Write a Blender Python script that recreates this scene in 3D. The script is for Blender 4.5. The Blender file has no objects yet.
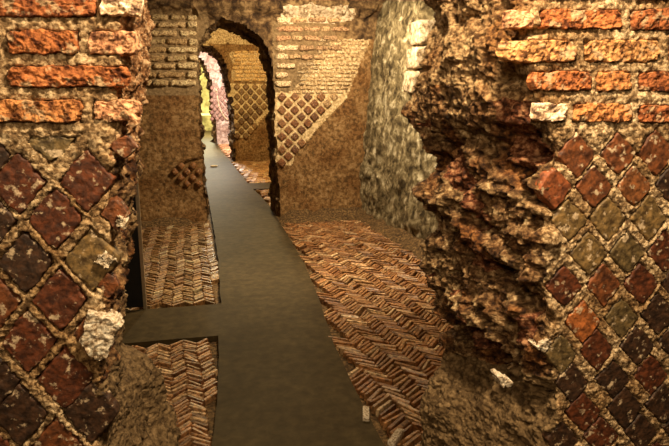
import bpy, math
import numpy as np
from mathutils import Vector

# ------------------------------------------------------------------ camera
W, H, F = 669.0, 446.0, 579.0
CH = 1.55
YAW, PITCH = math.radians(12.3), math.radians(12.0)
sc = bpy.context.scene
cam_d = bpy.data.cameras.new('camera')
cam_d.sensor_width = 36.0
cam_d.lens = 36.0 * F / W
cam_d.clip_start = 0.02
cam_d.clip_end = 200
cam = bpy.data.objects.new('camera', cam_d)
sc.collection.objects.link(cam)
cam.location = (0, 0, CH)
cam.rotation_euler = (math.pi / 2 - PITCH, 0, -YAW)
sc.camera = cam

# ------------------------------------------------------------------ world, exposure, lights
sc.view_settings.view_transform = 'Standard'
sc.view_settings.look = 'None'
sc.view_settings.exposure = 0.0
sc.view_settings.gamma = 1.0
sc.view_settings.use_curve_mapping = False
world = bpy.data.worlds.new('world')
sc.world = world
world.use_nodes = True
world.node_tree.nodes['Background'].inputs[0].default_value = (1.0, .66, .32, 1)
world.node_tree.nodes['Background'].inputs[1].default_value = 0.10


def lamp(name, kind, loc, power, color, size=0.2, target=None, spot=None, blend=.6):
    l = bpy.data.lights.new(name, kind)
    l.energy = power
    l.color = color
    if kind == 'AREA':
        l.size = size
    else:
        l.shadow_soft_size = size
    if kind == 'SPOT':
        l.spot_size = math.radians(spot)
        l.spot_blend = blend
    o = bpy.data.objects.new(name, l)
    sc.collection.objects.link(o)
    o.location = loc
    if target is not None:
        d = Vector(target) - Vector(loc)
        o.rotation_euler = d.to_track_quat('-Z', 'Y').to_euler()
    return o


WARM = (1.0, .74, .42)
lamp('lamp_near_wall', 'AREA', (0.34, 0.56, 2.36), 40, (1, .76, .46), .12, (0.40, 1.05, 1.45))
lamp('lamp_near_fill', 'AREA', (-0.45, -0.35, 2.15), 10, (1, .74, .43), .3, (0.5, 1.3, 1.1))
lamp('lamp_reveal_fill', 'SPOT', (0.05, 0.25, 2.0), 12, (1, .76, .48), .10, (0.62, 1.35, 1.08), 62)  # added fill spot, brightens the shaded torn end of the right wall
lamp('lamp_room', 'SPOT', (1.35, 5.7, 2.85), 400, (1, .78, .50), .12, (1.3, 6.9, 1.0), 150)
lamp('lamp_floor', 'SPOT', (0.9, 4.9, 2.5), 170, (1, .72, .40), .05, (0.7, 3.0, 0), 120)
lamp('lamp_second_room', 'POINT', (0.9, 11.6, 3.3), 520, (1, .76, .36), .12)
lamp('lamp_third_room', 'POINT', (0.3, 18.0, 3.1), 1300, (1, .92, .80), .15)
lamp('lamp_end_room', 'POINT', (0.0, 26.0, 3.0), 2700, (1, .93, .58), .2)


# ------------------------------------------------------------------ pixel -> place helpers
cy_, sy_ = math.cos(YAW), math.sin(YAW)
cp_, sp_ = math.cos(PITCH), math.sin(PITCH)
RIGHT = np.array([cy_, -sy_, 0.])
FWD = np.array([sy_ * cp_, cy_ * cp_, -sp_])
UP = np.cross(RIGHT, FWD)


def ray(px, py):
    return FWD + RIGHT * ((px - W / 2) / F) + UP * ((H / 2 - py) / F)


def G(px, py, z=0.0):
    d = ray(px, py)
    t = (z - CH) / d[2]
    return d[0] * t, d[1] * t


def PY(px, py, Y):
    """point of the vertical plane at distance Y: (X, Z)"""
    d = ray(px, py)
    t = Y / d[1]
    return d[0] * t, CH + d[2] * t


# ------------------------------------------------------------------ numpy noise
rs = np.random.RandomState(7)
PERM = np.concatenate([rs.permutation(256)] * 3)
GRAD = rs.normal(size=(256, 3))
GRAD /= np.linalg.norm(GRAD, axis=1)[:, None]
RND = rs.rand(256, 4)


def _h(i, j, k):
    return PERM[PERM[PERM[i & 255] + (j & 255)] + (k & 255)]


def perlin(P):
    I = np.floor(P).astype(int)
    f = P - I
    u = f * f * f * (f * (f * 6 - 15) + 10)
    out = 0
    for dx in (0, 1):
        wx = u[:, 0] if dx else 1 - u[:, 0]
        for dy in (0, 1):
            wy = u[:, 1] if dy else 1 - u[:, 1]
            for dz in (0, 1):
                wz = u[:, 2] if dz else 1 - u[:, 2]
                g = GRAD[_h(I[:, 0] + dx, I[:, 1] + dy, I[:, 2] + dz)]
                out = out + wx * wy * wz * ((f - (dx, dy, dz)) * g).sum(1)
    return out * 1.5


def fbm(P, scale, octv=4, gain=.5, off=0.):
    Q = P * scale + off
    a, s, o = 1., 0., 0.
    for i in range(octv):
        o = o + a * perlin(Q)
        s += a
        a *= gain
        Q = Q * 2.03 + 17.3
    return o / s


def ridged(P, scale, octv=3, off=0.):
    Q = P * scale + off
    a, s, o = 1., 0., 0.
    for i in range(octv):
        o = o + a * (1 - 2 * np.abs(perlin(Q)))
        s += a
        a *= .5
        Q = Q * 2.1 + 9.1
    return o / s


def worley(P, scale, off=0.):
    """F1, F2, random of nearest cell"""
    Q = P * scale + off
    I = np.floor(Q).astype(int)
    F1 = np.full(len(Q), 9.)
    F2 = np.full(len(Q), 9.)
    R = np.zeros(len(Q))
    for dx in (-1, 0, 1):
        for dy in (-1, 0, 1):
            for dz in (-1, 0, 1):
                h = _h(I[:, 0] + dx, I[:, 1] + dy, I[:, 2] + dz)
                c = I + (dx, dy, dz) + RND[h, :3]
                d = np.sqrt(((Q - c) ** 2).sum(1))
                m = d < F1
                F2 = np.where(m, F1, np.minimum(F2, d))
                R = np.where(m, RND[h, 3], R)
                F1 = np.where(m, d, F1)
    return F1, F2, R


def sstep(a, b, x):
    t = np.clip((x - a) / (b - a), 0, 1)
    return t * t * (3 - 2 * t)


# ------------------------------------------------------------------ mesh helpers
def link(name, me, mats, parent=None, loc=(0, 0, 0)):
    o = bpy.data.objects.new(name, me)
    sc.collection.objects.link(o)
    for m in (mats if isinstance(mats, (list, tuple)) else [mats]):
        me.materials.append(m)
    if parent is not None:
        o.parent = parent
    o.location = loc
    return o


def build(name, V, Fq, mats, parent=None, col=None, midx=None, smooth=True):
    V = np.asarray(V, float)
    me = bpy.data.meshes.new(name)
    if isinstance(Fq, np.ndarray) and Fq.ndim == 2:
        n = len(Fq)
        k = Fq.shape[1]
        me.vertices.add(len(V))
        me.vertices.foreach_set('co', V.ravel())
        me.loops.add(n * k)
        me.loops.foreach_set('vertex_index', Fq.ravel().astype(np.int32))
        me.polygons.add(n)
        me.polygons.foreach_set('loop_start', np.arange(0, n * k, k, dtype=np.int32))
        me.polygons.foreach_set('loop_total', np.full(n, k, dtype=np.int32))
    else:
        me.from_pydata([tuple(v) for v in V], [], [tuple(f) for f in Fq])
        n = len(me.polygons)
    if midx is not None:
        me.polygons.foreach_set('material_index', np.asarray(midx, np.int32))
    me.polygons.foreach_set('use_smooth', np.full(n, smooth, dtype=bool))
    me.update(calc_edges=True)
    me.validate()
    if col is not None:
        a = me.color_attributes.new('col', 'FLOAT_COLOR', 'POINT')
        c = np.ones((len(V), 4))
        c[:, :3] = col
        a.data.foreach_set('color', c.ravel())
    return link(name, me, mats, parent)


def gridfaces(nu, nv, flip=False, base=0):
    i, j = np.meshgrid(np.arange(nu - 1), np.arange(nv - 1), indexing='ij')
    a = (i * nv + j).ravel() + base
    b = a + nv
    q = np.stack([a, b, b + 1, a + 1], 1)
    return q[:, ::-1] if flip else q


def struct(o, label=None, cat=None):
    o['kind'] = 'structure'
    if label:
        o['label'] = label
        o['category'] = cat
    return o


def tag(o, label, cat, group=None):
    o['label'] = label
    o['category'] = cat
    if group:
        o['group'] = group
    return o


# ------------------------------------------------------------------ materials
def mat(name, ramp, scale=30, rough=.85, bump=.5, bscale=None, bdist=.004, attr=False, detail=8,
        fleck=None, fscale=90, fth=.62, big=None, bigscale=3, spec=.3, fw=.06, distort=.3):
    m = bpy.data.materials.new(name)
    m.use_nodes = True
    nt = m.node_tree
    N, L = nt.nodes, nt.links
    bs = N['Principled BSDF']
    bs.inputs['Roughness'].default_value = rough
    bs.inputs['Specular IOR Level'].default_value = spec
    geo = N.new('ShaderNodeNewGeometry')
    n1 = N.new('ShaderNodeTexNoise')
    n1.inputs['Scale'].default_value = scale
    n1.inputs['Detail'].default_value = detail
    n1.inputs['Roughness'].default_value = .65
    n1.inputs['Distortion'].default_value = distort
    L.new(geo.outputs['Position'], n1.inputs['Vector'])
    r = N.new('ShaderNodeValToRGB')
    el = r.color_ramp.elements
    while len(el) < len(ramp):
        el.new(.5)
    for e, (p, c) in zip(el, ramp):
        e.position = p
        e.color = (*c, 1)
    L.new(n1.outputs['Fac'], r.inputs['Fac'])
    cur = r.outputs['Color']

    def mix(a, b, fac, mode='MIX'):
        mx = N.new('ShaderNodeMix')
        mx.data_type = 'RGBA'
        mx.blend_type = mode
        for val, sock in ((fac, mx.inputs[0]), (a, mx.inputs[6]), (b, mx.inputs[7])):
            if hasattr(val, 'is_linked'):
                L.new(val, sock)
            else:
                sock.default_value = val if isinstance(val, float) else (*val, 1)
        return mx.outputs[2]
    if attr:
        at = N.new('ShaderNodeAttribute')
        at.attribute_name = 'col'
        cur = mix(cur, at.outputs['Color'], 1.0, 'MULTIPLY')
    if big:
        n3 = N.new('ShaderNodeTexNoise')
        n3.inputs['Scale'].default_value = bigscale
        n3.inputs['Detail'].default_value = 5
        L.new(geo.outputs['Position'], n3.inputs['Vector'])
        mr = N.new('ShaderNodeMapRange')
        mr.inputs[1].default_value = .42
        mr.inputs[2].default_value = .62
        L.new(n3.outputs['Fac'], mr.inputs[0])
        cur = mix(cur, mix(cur, big, 1.0, 'MULTIPLY'), mr.outputs[0])
    if fleck:
        n2 = N.new('ShaderNodeTexNoise')
        n2.inputs['Scale'].default_value = fscale
        n2.inputs['Detail'].default_value = 6
        n2.inputs['Roughness'].default_value = .6
        L.new(geo.outputs['Position'], n2.inputs['Vector'])
        mr = N.new('ShaderNodeMapRange')
        mr.inputs[1].default_value = fth
        mr.inputs[2].default_value = fth + fw
        L.new(n2.outputs['Fac'], mr.inputs[0])
        cur = mix(cur, fleck, mr.outputs[0])
    L.new(cur, bs.inputs['Base Color'])
    nb = N.new('ShaderNodeTexNoise')
    nb.inputs['Scale'].default_value = bscale or scale * 3
    nb.inputs['Detail'].default_value = 8
    nb.inputs['Roughness'].default_value = .7
    L.new(geo.outputs['Position'], nb.inputs['Vector'])
    bp = N.new('ShaderNodeBump')
    bp.inputs['Strength'].default_value = bump
    bp.inputs['Distance'].default_value = bdist
    L.new(nb.outputs['Fac'], bp.inputs['Height'])
    L.new(bp.outputs['Normal'], bs.inputs['Normal'])
    return m


M_mortar = mat('beige_lime_mortar', [(.37, (.085, .046, .018)), (.49, (.32, .205, .10)), (.60, (.78, .59, .36))],
               scale=95, bump=1., bscale=260, bdist=.004, big=(.62, .52, .40), bigscale=7)
M_rubble = mat('broken_rubble_core', [(.37, (.030, .013, .005)), (.46, (.125, .068, .028)), (.55, (.31, .195, .090)), (.66, (.74, .57, .33))],
               scale=55, bump=1., bscale=210, bdist=.006, big=(.50, .30, .17), bigscale=9)
M_render = mat('worn_grey_brown_render', [(.36, (.060, .034, .014)), (.5, (.150, .094, .042)), (.66, (.30, .20, .10))],
               scale=60, bump=.8, bscale=240, bdist=.004)
M_brick = mat('rough_orange_brick', [(.39, (.22, .16, .14)), (.49, (.95, .9, .85)), (.60, (1.6, 1.75, 1.9))], scale=62, attr=True,
              bump=.9, bscale=150, bdist=.004, fleck=(.44, .29, .16), fscale=38, fth=.555, fw=.07)
M_tess = mat('dark_tuff_block', [(.38, (.40, .34, .30)), (.5, (1, 1, 1)), (.62, (1.9, 1.8, 1.7))], scale=60, attr=True, rough=.6,
             bump=.55, bscale=160, bdist=.003, fleck=(.56, .42, .27), fscale=55, fth=.585, fw=.08, spec=.4)
M_travertine = mat('pale_travertine', [(.38, (.22, .14, .075)), (.48, (.58, .46, .32)), (.6, (.82, .74, .60))], scale=110,
                   bump=.9, bscale=180, bdist=.005)


M_edge = mat('rusty_brick_rubble', [(.38, (.07, .028, .010)), (.49, (.30, .135, .050)), (.61, (.68, .46, .27))], scale=70, bump=1., bscale=230, bdist=.005)


# ------------------------------------------------------------------ stones set in a face
def quad_of(c, a, b, s, sv=None):
    """diamond corners L,T,R,B around c from lattice steps a (down right) and b (down left), pixels"""
    c, a, b = map(np.array, (c, a, b))
    v = (a + b) / 2 * (sv or s)
    h = (a - b) / 2 * s
    return [c - h, c - v, c + h, c + v]


def rect_quad(x0, y0, x1, y1):
    return [(x0, y1), (x0, y0), (x1, y0), (x1, y1)]


def stones(name, quads, Y0, mt, parent, cols, n=14, h=.004, amp=.004, warp=.003, seed=0, tilt=.0, rnd=.10, nscale=28, drop=.02, label=None):
    """every quad (pixels) becomes a rough faced block bedded in the plane Y0"""
    r = np.random.RandomState(seed + 11)
    VV, FF, CC = [], [], []
    base = 0
    for k, q in enumerate(quads):
        p = np.array([PY(x, y, Y0) for x, y in q])
        p3 = np.array([[X, Y0, Z] for X, Z in p])
        w = np.linalg.norm(p[2] - p[1]) + np.linalg.norm(p[3] - p[0])
        hh = np.linalg.norm(p[1] - p[0]) + np.linalg.norm(p[2] - p[3])
        nu = int(max(6, min(120, n * w / min(w, hh))))
        nv = int(max(6, min(120, n * hh / min(w, hh))))
        s, t = np.meshgrid(np.linspace(-1, 1, nu), np.linspace(-1, 1, nv), indexing='ij')
        s, t = s.ravel(), t.ravel()
        e = np.maximum(abs(s), abs(t))
        sh = 1 - rnd * (s * s * t * t)
        S, T = s * sh * .5 + .5, t * sh * .5 + .5
        # corners order: 0 = bottom/left, 1 = top-left, 2 = top-right, 3 = bottom-right
        a = (1 - S)[:, None] * ((1 - T)[:, None] * p[0] + T[:, None] * p[1]) + S[:, None] * ((1 - T)[:, None] * p[3] + T[:, None] * p[2])
        P = np.stack([a[:, 0], np.full(len(a), Y0 + seed * 3.1 + k * .77), a[:, 1]], 1)
        P[:, 0] += warp * fbm(P, nscale * 1.6, 3, off=31) * 2
        P[:, 2] += warp * fbm(P, nscale * 1.6, 3, off=67) * 2
        hgt = h + amp * fbm(P, nscale, 6, .7) * 2 + amp * .6 * ridged(P, nscale * 2.6, 3) + tilt * (r.normal() * s + r.normal() * t) + r.normal() * h * .35
        ed = sstep(.87, 1.0, e + .08 * fbm(P, nscale * 2.5, 2, off=5))
        hgt = hgt - ed * drop
        c = np.array(cols[k % len(cols)] if not callable(cols) else cols(k, r))
        VV.append(np.stack([P[:, 0], Y0 - hgt, P[:, 2]], 1))
        CC.append(np.tile(c, (len(P), 1)))
        FF.append(gridfaces(nu, nv, base=base))
        base += len(P)
    o = build(name, np.concatenate(VV), np.concatenate(FF), mt, parent, col=np.concatenate(CC))
    if label:
        o['label'] = label
    return o


def plane_sd(X, Z, q):
    """signed distance-like value inside convex quad q (n,2): positive inside"""
    d = np.full(X.shape, 9.)
    c = q.mean(0)
    for i in range(4):
        a, b = q[i], q[(i + 1) % 4]
        nrm = np.array([-(b - a)[1], (b - a)[0]])
        nrm /= np.linalg.norm(nrm) + 1e-9
        if np.dot(c - a, nrm) < 0:
            nrm = -nrm
        d = np.minimum(d, (X - a[0]) * nrm[0] + (Z - a[1]) * nrm[1])
    return d


def interp_px(pts, Y, z):
    """silhouette pixels -> X as a function of height on plane Y"""
    q = sorted([PY(x, y, Y)[::-1] for x, y in pts])
    q = np.array(q)
    return np.interp(z, q[:, 0], q[:, 1])


def broken_wall(name, side, Y0, T, near_px, far_px, Xout, Xfine, zf, quads, stamps, mats, zones, seed=0, ramp_amp=(.035, .016), zlow=0.):
    """near wall: brick face, torn end, back. side=+1: the wall lies to the right of the opening"""
    Z = np.concatenate([np.arange(0, zf[0], .03), np.arange(zf[0], zf[1], .0024), np.arange(zf[1], 3.02, .03), [3.02]])
    nz = len(Z)
    near = interp_px(near_px, Y0, Z)
    far = interp_px(far_px, Y0 + T, Z)
    uf = np.concatenate([np.linspace(0, 1, 24)[:-1] * .999])           # coarse outside
    cols, wr = [], []
    for s in uf:
        cols.append(np.stack([Xout + (Xfine - Xout) * s + 0 * Z, Y0 + 0 * Z], 1))
    nf = max(10, int(abs(near.mean() - Xfine) / .0023))
    for s in np.linspace(0, 1, nf):
        cols.append(np.stack([Xfine + (near - Xfine) * s, Y0 + 0 * Z], 1))
    nr = int(T / .0036)
    for s in np.linspace(0, 1, nr)[1:]:
        bow = .0
        cols.append(np.stack([near + (far - near) * s, Y0 + T * s + 0 * Z], 1))
    for s in np.linspace(0, 1, 30)[1:]:
        cols.append(np.stack([far + (Xout - far) * s ** 1.6, Y0 + T + 0 * Z], 1))
    A = np.array(cols)                                                   # nu,nz,2
    # soften the corners in plan
    k = 21
    ker = np.ones(k) / k
    pad = np.concatenate([A[:1].repeat(k // 2, 0), A, A[-1:].repeat(k // 2, 0)])
    sm = np.stack([sum(pad[i:i + len(A)] * ker[i] for i in range(k))])[0]
    A = sm
    nu = len(A)
    P = np.zeros((nu, nz, 3))
    P[..., 0] = A[..., 0]
    P[..., 1] = A[..., 1]
    P[..., 2] = Z[None]
    d = np.gradient(A, axis=0)
    nrm = np.stack([d[..., 1], -d[..., 0]], -1) * (-side)
    nrm = nrm / (np.linalg.norm(nrm, axis=-1, keepdims=True) + 1e-9)
    # the face must point to -Y
    Pf = P.reshape(-1, 3)
    X, Yc, Zc = Pf.T
    nearf = np.tile(near, (nu, 1)).ravel()
    inset = (X - nearf) * side                                           # >0 on the brick side
    rag = .020 * fbm(Pf, 22, 3, off=3.3)
    onface = (Yc < Y0 + .03)
    wr = np.where(onface, 1 - sstep(-.008, .030, inset + rag), 1.0)
    # rubble
    F1, F2, R = worley(Pf + .02 * np.stack([fbm(Pf, 12, 2), fbm(Pf, 12, 2, off=9), fbm(Pf, 12, 2, off=5)], 1), 17, off=seed)
    f1, f2, r2 = worley(Pf, 46, off=seed + 4)
    big, med = ramp_amp
    g1 = fbm(Pf, 15, 5, .6, off=seed + 1)
    smooth_low = 1 - .78 * (1 - sstep(zlow - .06, zlow + .03, Zc + .05 * fbm(Pf, 7, 2)))
    rough_z = 1 - .55 * sstep(1.42, 1.58, Zc + .08 * fbm(Pf, 6, 2))
    hr = .045 * fbm(Pf, 5.5, 3, off=2) + rough_z * smooth_low * (big * g1 * 1.5 + big * .55 * (R - .5) * sstep(0, .30, F2 - F1)
         - big * .9 * sstep(.14, .42, fbm(Pf, 20, 3, off=seed + 30)) + med * .7 * (r2 - .5) * sstep(0, .3, f2 - f1)) \
        + .007 * fbm(Pf, 62, 4, .7) * 2 + .004 * ridged(Pf, 110, 3) + .0028 * fbm(Pf, 230, 2)
    # mortar of the face
    hm = .0045 * fbm(Pf, 60, 5, .7) * 2 + .0028 * ridged(Pf, 120, 3) + .003 * fbm(Pf, 8, 2)
    dig = np.full(len(Pf), -9.)
    Xw = X + .0045 * fbm(Pf, 70, 4, .7, off=1) * 2
    Zw = Zc + .0045 * fbm(Pf, 70, 4, .7, off=8) * 2
    for q in quads:
        p = np.array([PY(x, y, Y0) for x, y in q])
        p = p.mean(0) + (p - p.mean(0)) * .955
        lo, hi = p.min(0) - .02, p.max(0) + .02
        m = onface & (X > lo[0]) & (X < hi[0]) & (Zc > lo[1]) & (Zc < hi[1])
        if m.any():
            dig[m] = np.maximum(dig[m], plane_sd(Xw[m], Zw[m], p))
    hm = hm + .0030 * (1 - sstep(-.012, 0, -abs(dig + .004)))
    hm = hm - .016 * sstep(-.001, .005, dig)
    h = hm * (1 - wr) + hr * wr
    for (sx, sy, ry, rad, ang, asp, depth) in stamps:                    # hollows and ledges, placed by where they are seen
        X0, Z0 = PY(sx, sy, ry)
        dd = Pf - np.array([X0, ry, Z0])
        # in-surface axes: along wall run and up
        tdir = RIGHT if True else None
        a = dd @ RIGHT
        b = Zc - Z0
        ca, sa = math.cos(math.radians(ang)), math.sin(math.radians(ang))
        aa, bb = a * ca + b * sa, -a * sa + b * ca
        rr = np.sqrt((aa / rad) ** 2 + (bb / (rad * asp)) ** 2)
        h = h + depth * .75 * (1 - sstep(.35, 1.0, rr + .25 * fbm(Pf, 25, 2, off=6)))
    V = Pf.copy()
    nn = nrm.reshape(-1, 2)
    V[:, 0] += nn[:, 0] * h
    V[:, 1] += nn[:, 1] * h
    V[:, 2] += wr * .008 * fbm(Pf, 30, 2, off=77)
    Fq = gridfaces(nu, nz, flip=(side < 0))
    fc = Fq[:, 0]
    mi = (wr[fc] > .5).astype(int)
    if zones:
        mi = zones(V[fc], mi, Pf[fc])
    o = build(name, V, Fq, mats, None, midx=mi)
    return o


# ------------------------------------------------------------------ near wall, left
Y0, TH = 1.05, .46
pL = []
rowsL = [([50, -18], 153), ([87, 18, -52], 181), ([118, 55, -12], 219), ([92, 25, -44], 260), ([60, -7], 300),
         ([97, 28, -42], 339), ([65, -8], 379), ([91, 20, -50], 413), ([57, -14], 450), ([84, 15], 488), ([50, -20], 525)]
COL_R = (.080, .022, .0075)
COL_R2 = (.118, .038, .012)
COL_D = (.038, .017, .008)
COL_O = (.140, .088, .032)
COL_O2 = (.100, .068, .027)
cl = []
pick = {(0, 0): COL_O2, (1, 0): COL_R, (1, 1): COL_R, (2, 0): COL_R2, (2, 1): COL_R, (3, 0): COL_O, (3, 1): COL_D, (4, 0): COL_R,
        (5, 0): COL_R2, (5, 1): COL_R, (6, 0): COL_R, (7, 0): COL_D, (7, 1): COL_D}
for i, (xs, y) in enumerate(rowsL):
    for j, x in enumerate(xs):
        s = .99
        if (i, j) == (2, 0):
            q = quad_of((115, 214), (24, 27), (-24, 27), .72)
        elif (i, j) == (5, 0):
            q = quad_of((88, 334), (22, 32), (-24, 32), .75)
        elif (i, j) == (0, 0):
            q = [(24, 142), (30, 135), (82, 136), (52, 166)]
        else:
            q = quad_of((x, y + (3 if x < 30 else 0)), (35, 38), (-33, 41), s * .97, .93)
        pL.append(q)
        cl.append(pick.get((i, j), [COL_R, COL_D, COL_R2][(i + j) % 3]))
pL.append(quad_of((123, 147), (18, 16), (-18, 16), .9)); cl.append(COL_R2)
pL.append(quad_of((108, 286), (16, 20), (-16, 20), .8)); cl.append(COL_R2)
for i in range(11):                                      # the same facing goes on outside the frame
    for j in range(5):
        pL.append(quad_of((-60 - 68 * j - (34 if i % 2 else 0) - 20, 160 + i * 39), (34, 38), (-34, 40), .93, .90))
        cl.append([COL_R, COL_D, COL_O2][(i * 3 + j) % 3])
BR1, BR2, BR3, BRW, BRP = (.34, .112, .034), (.42, .17, .055), (.28, .088, .028), (.74, .55, .38), (.54, .27, .14)
bL = [((-60, -6, 101, 18), BR3), ((99, -7, 143, 17), BRW), ((4, 29, 81, 55), BR1), ((86, 30, 138, 56), BRP),
      ((3, 65, 131, 88), BR1), ((-10, 99, 85, 123), BR2), ((91, 100, 141, 121), BRP), ((-95, 29, -4, 56), BR2), ((-120, 65, -5, 88), BR3),
      ((-120, 99, -16, 123), BR1), ((-60, -38, 70, -16), BR1), ((76, -38, 138, -17), BR2), ((-50, -72, 40, -48), BR2),
      ((46, -72, 136, -49), BR3)]
bLq = [rect_quad(*b) for b, c in bL]
near_L = [(126, -60), (124, 0), (127, 60), (125, 110), (120, 140), (118, 180), (114, 230), (112, 270), (112, 320), (104, 350), (104, 400), (100, 446), (96, 520)]
far_L = [(140, -60), (145, 0), (147, 30), (147, 60), (144, 100), (146, 125), (139, 150), (134, 180), (130, 215), (126, 240), (123, 270),
         (122, 300), (118, 325), (124, 340), (142, 350), (160, 366), (171, 388), (179, 412), (183, 446), (192, 520), (200, 640), (210, 800)]


def zonesL(V, mi, P):
    mi = mi.copy()
    z = V[:, 2]
    low = (z < PY(130, 345, 1.2)[1] + .03 * fbm(P, 9, 2)) & (mi == 1)
    mi[low] = 2
    mi[(z > PY(140, 150, 1.3)[1] + .02 * fbm(P, 9, 2)) & (mi == 1)] = 3
    return mi


wl = broken_wall('wall_near_left', -1, Y0, TH, near_L, far_L, -1.9, PY(-14, 200, Y0)[0], (.62, 1.86), pL + bLq,
                 [(128, 372, 1.12, .028, 0, 1, -.03), (118, 395, 1.1, .02, 0, 1, -.02), (150, 400, 1.15, .07, 60, .5, .02)],
                 [M_mortar, M_rubble, M_render, M_edge], zonesL, seed=3, ramp_amp=(.022, .010), zlow=PY(130, 345, 1.2)[1])
struct(wl, 'torn brick and diamond block wall filling the left edge of the view', 'wall')
stones('diamond_facing', pL, Y0, M_tess, wl, cl, n=34, h=.000, amp=.0019, rnd=.13, warp=.003, seed=1, label='dark red diamond blocks')
stones('brick_courses', bLq, Y0, M_brick, wl, [c for b, c in bL], n=32, h=.005, amp=.0058, warp=.003, seed=2, nscale=34, label='rough orange brick courses')
stones('pale_stone', [[(80, 350), (84, 308), (128, 318), (102, 366)]], Y0 - .012, M_travertine, wl, [(1, 1, 1)], n=40, h=.006, amp=.0045, warp=.006,
       seed=4, rnd=.22, nscale=40, drop=.035, label='rounded white stone bedded low in the wall')
stones('pale_patch', [quad_of((121, 222), (7, 9), (-6, 9), .9), quad_of((106, 260), (17, 9), (-8, 14), .9)], Y0 - .004, M_travertine, wl, [(1, 1, 1)],
       n=20, h=.003, amp=.005, warp=.008, seed=5, rnd=.3, nscale=80, label='white mineral crust')

# ------------------------------------------------------------------ near wall, right
rowsR = [([577, 618, 656, 696], 155), ([555, 594, 634, 674], 188), ([569, 608, 649, 690], 220), ([589, 627, 665, 704], 254),
         ([564, 604, 641, 680], 286), ([583, 621, 658, 697], 318), ([561, 597, 637, 675], 350), ([572, 613, 651, 690], 379),
         ([583, 625, 663, 702], 408), ([562, 601, 641, 680], 436), ([577, 618, 657, 697], 466), ([557, 597, 637, 677], 498), ([575, 617, 657], 530)]
pickR = {(0, 0): COL_R2, (0, 1): COL_R2, (0, 2): COL_R2, (1, 0): (.16, .045, .014), (1, 1): COL_R2, (1, 2): (.16, .058, .018), (2, 0): COL_O, (2, 1): COL_O, (2, 2): COL_O,
         (3, 0): COL_O, (3, 1): COL_O2, (3, 2): COL_R, (4, 0): COL_R, (4, 1): COL_R2, (4, 2): COL_R, (5, 0): (.27, .085, .022), (5, 1): COL_O2,
         (6, 0): COL_O2}
pR, cr = [], []
for i, (xs, y) in enumerate(rowsR):
    for j, x in enumerate(xs + [xs[-1] + 40 * (k + 1) for k in range(4)]):
        yy = y + (4 - 3 * j if i > 4 else 0) + (j * -1)
        pR.append(quad_of((x, yy), (20, 32), (-20, 32), (1.04 if i < 5 else .98) + .05 * math.sin(x * 7.3), (.82 if i < 5 else .74) + .05 * math.sin(x * 3.1 + y)))
        cr.append(pickR.get((i, j), [COL_D, COL_R, COL_D][(i * 2 + j) % 3]))
BRO = (.48, .24, .09)
bR = [((538, 9, 624, 30), BR1), ((628, 9, 700, 31), BR3), ((505, 10, 533, 29), BRP), ((500, 40, 578, 63), BRO), ((582, 39, 662, 63), BRO), ((667, 39, 740, 63), BR2),
      ((529, 71, 593, 91), BR1), ((595, 71, 631, 92), BR2), ((636, 71, 700, 92), BR3), ((533, 103, 566, 121), BRW), ((571, 103, 633, 123), BR2),
      ((637, 104, 700, 124), BR3), ((705, 9, 790, 31), BR1), ((745, 39, 830, 63), BR2), ((705, 71, 790, 92), BR1), ((705, 104, 790, 124), BR1),
      ((530, -22, 610, -1), BRO), ((615, -22, 700, 0), BR2), ((530, -54, 600, -33), BR1), ((606, -54, 700, -32), BR3)]
bRq = [rect_quad(*b) for b, c in bR]
near_R = [(535, -60), (528, 0), (522, 30), (520, 60), (532, 90), (540, 120), (552, 150), (548, 180), (544, 210), (540, 250), (544, 300), (540, 340), (552, 380), (556, 410), (546, 446), (540, 520)]
far_R = [(425, -60), (424, 0), (422, 40), (415, 80), (402, 112), (412, 140), (424, 170), (418, 200), (422, 230), (420, 255), (426, 280), (434, 300), (440, 322), (436, 350),
         (428, 375), (416, 400), (412, 446), (405, 520), (400, 640), (390, 800)]
stR = [(520, 132, 1.12, .045, -10, .45, -.03), (528, 150, 1.10, .05, -35, .5, -.05), (515, 170, 1.15, .03, 0, .8, -.035),
       (545, 200, 1.06, .06, -30, .35, -.05), (505, 190, 1.2, .05, -25, .35, .025), (525, 297, 1.10, .085, -38, .26, -.06), (500, 275, 1.18, .05, -38, .3, -.045),
       (470, 215, 1.3, .05, -45, .5, -.04), (440, 225, 1.42, .045, 0, 1.2, -.045), (438, 195, 1.42, .04, 0, 1, .03), (436, 165, 1.42, .04, 0, 1, -.05),
       (505, 355, 1.15, .05, -35, .4, -.05), (520, 372, 1.12, .045, -40, .4, -.05), (465, 350, 1.3, .06, -20, .4, -.055), (480, 320, 1.25, .07, -35, .3, .03),
       (470, 395, 1.25, .12, 20, .7, -.01), (545, 235, 1.07, .035, 0, .7, .02), (495, 250, 1.2, .08, -30, .3, .022), (505, 80, 1.15, .03, 0, .4, -.03),
       (530, 33, 1.08, .03, 0, .4, -.03), (455, 60, 1.3, .10, 80, .5, .02), (430, 20, 1.45, .05, 80, .4, -.04)]


def zonesR(V, mi, P):
    mi = mi.copy()
    z = V[:, 2]
    zl = PY(440, 350, 1.35)[1]
    low = (z < zl + .04 * fbm(P, 7, 2) + .25 * (1.2 - P[:, 1])) & (mi == 1)
    mi[low] = 2
    top = (z > PY(470, 100, 1.25)[1] + .08 * fbm(P, 6, 2)) & (mi == 1)
    mi[top] = 3
    c = worley(P, 13, off=8)[2]
    red = (c > .80) & (mi == 1)
    mi[red] = 4
    return mi


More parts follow.
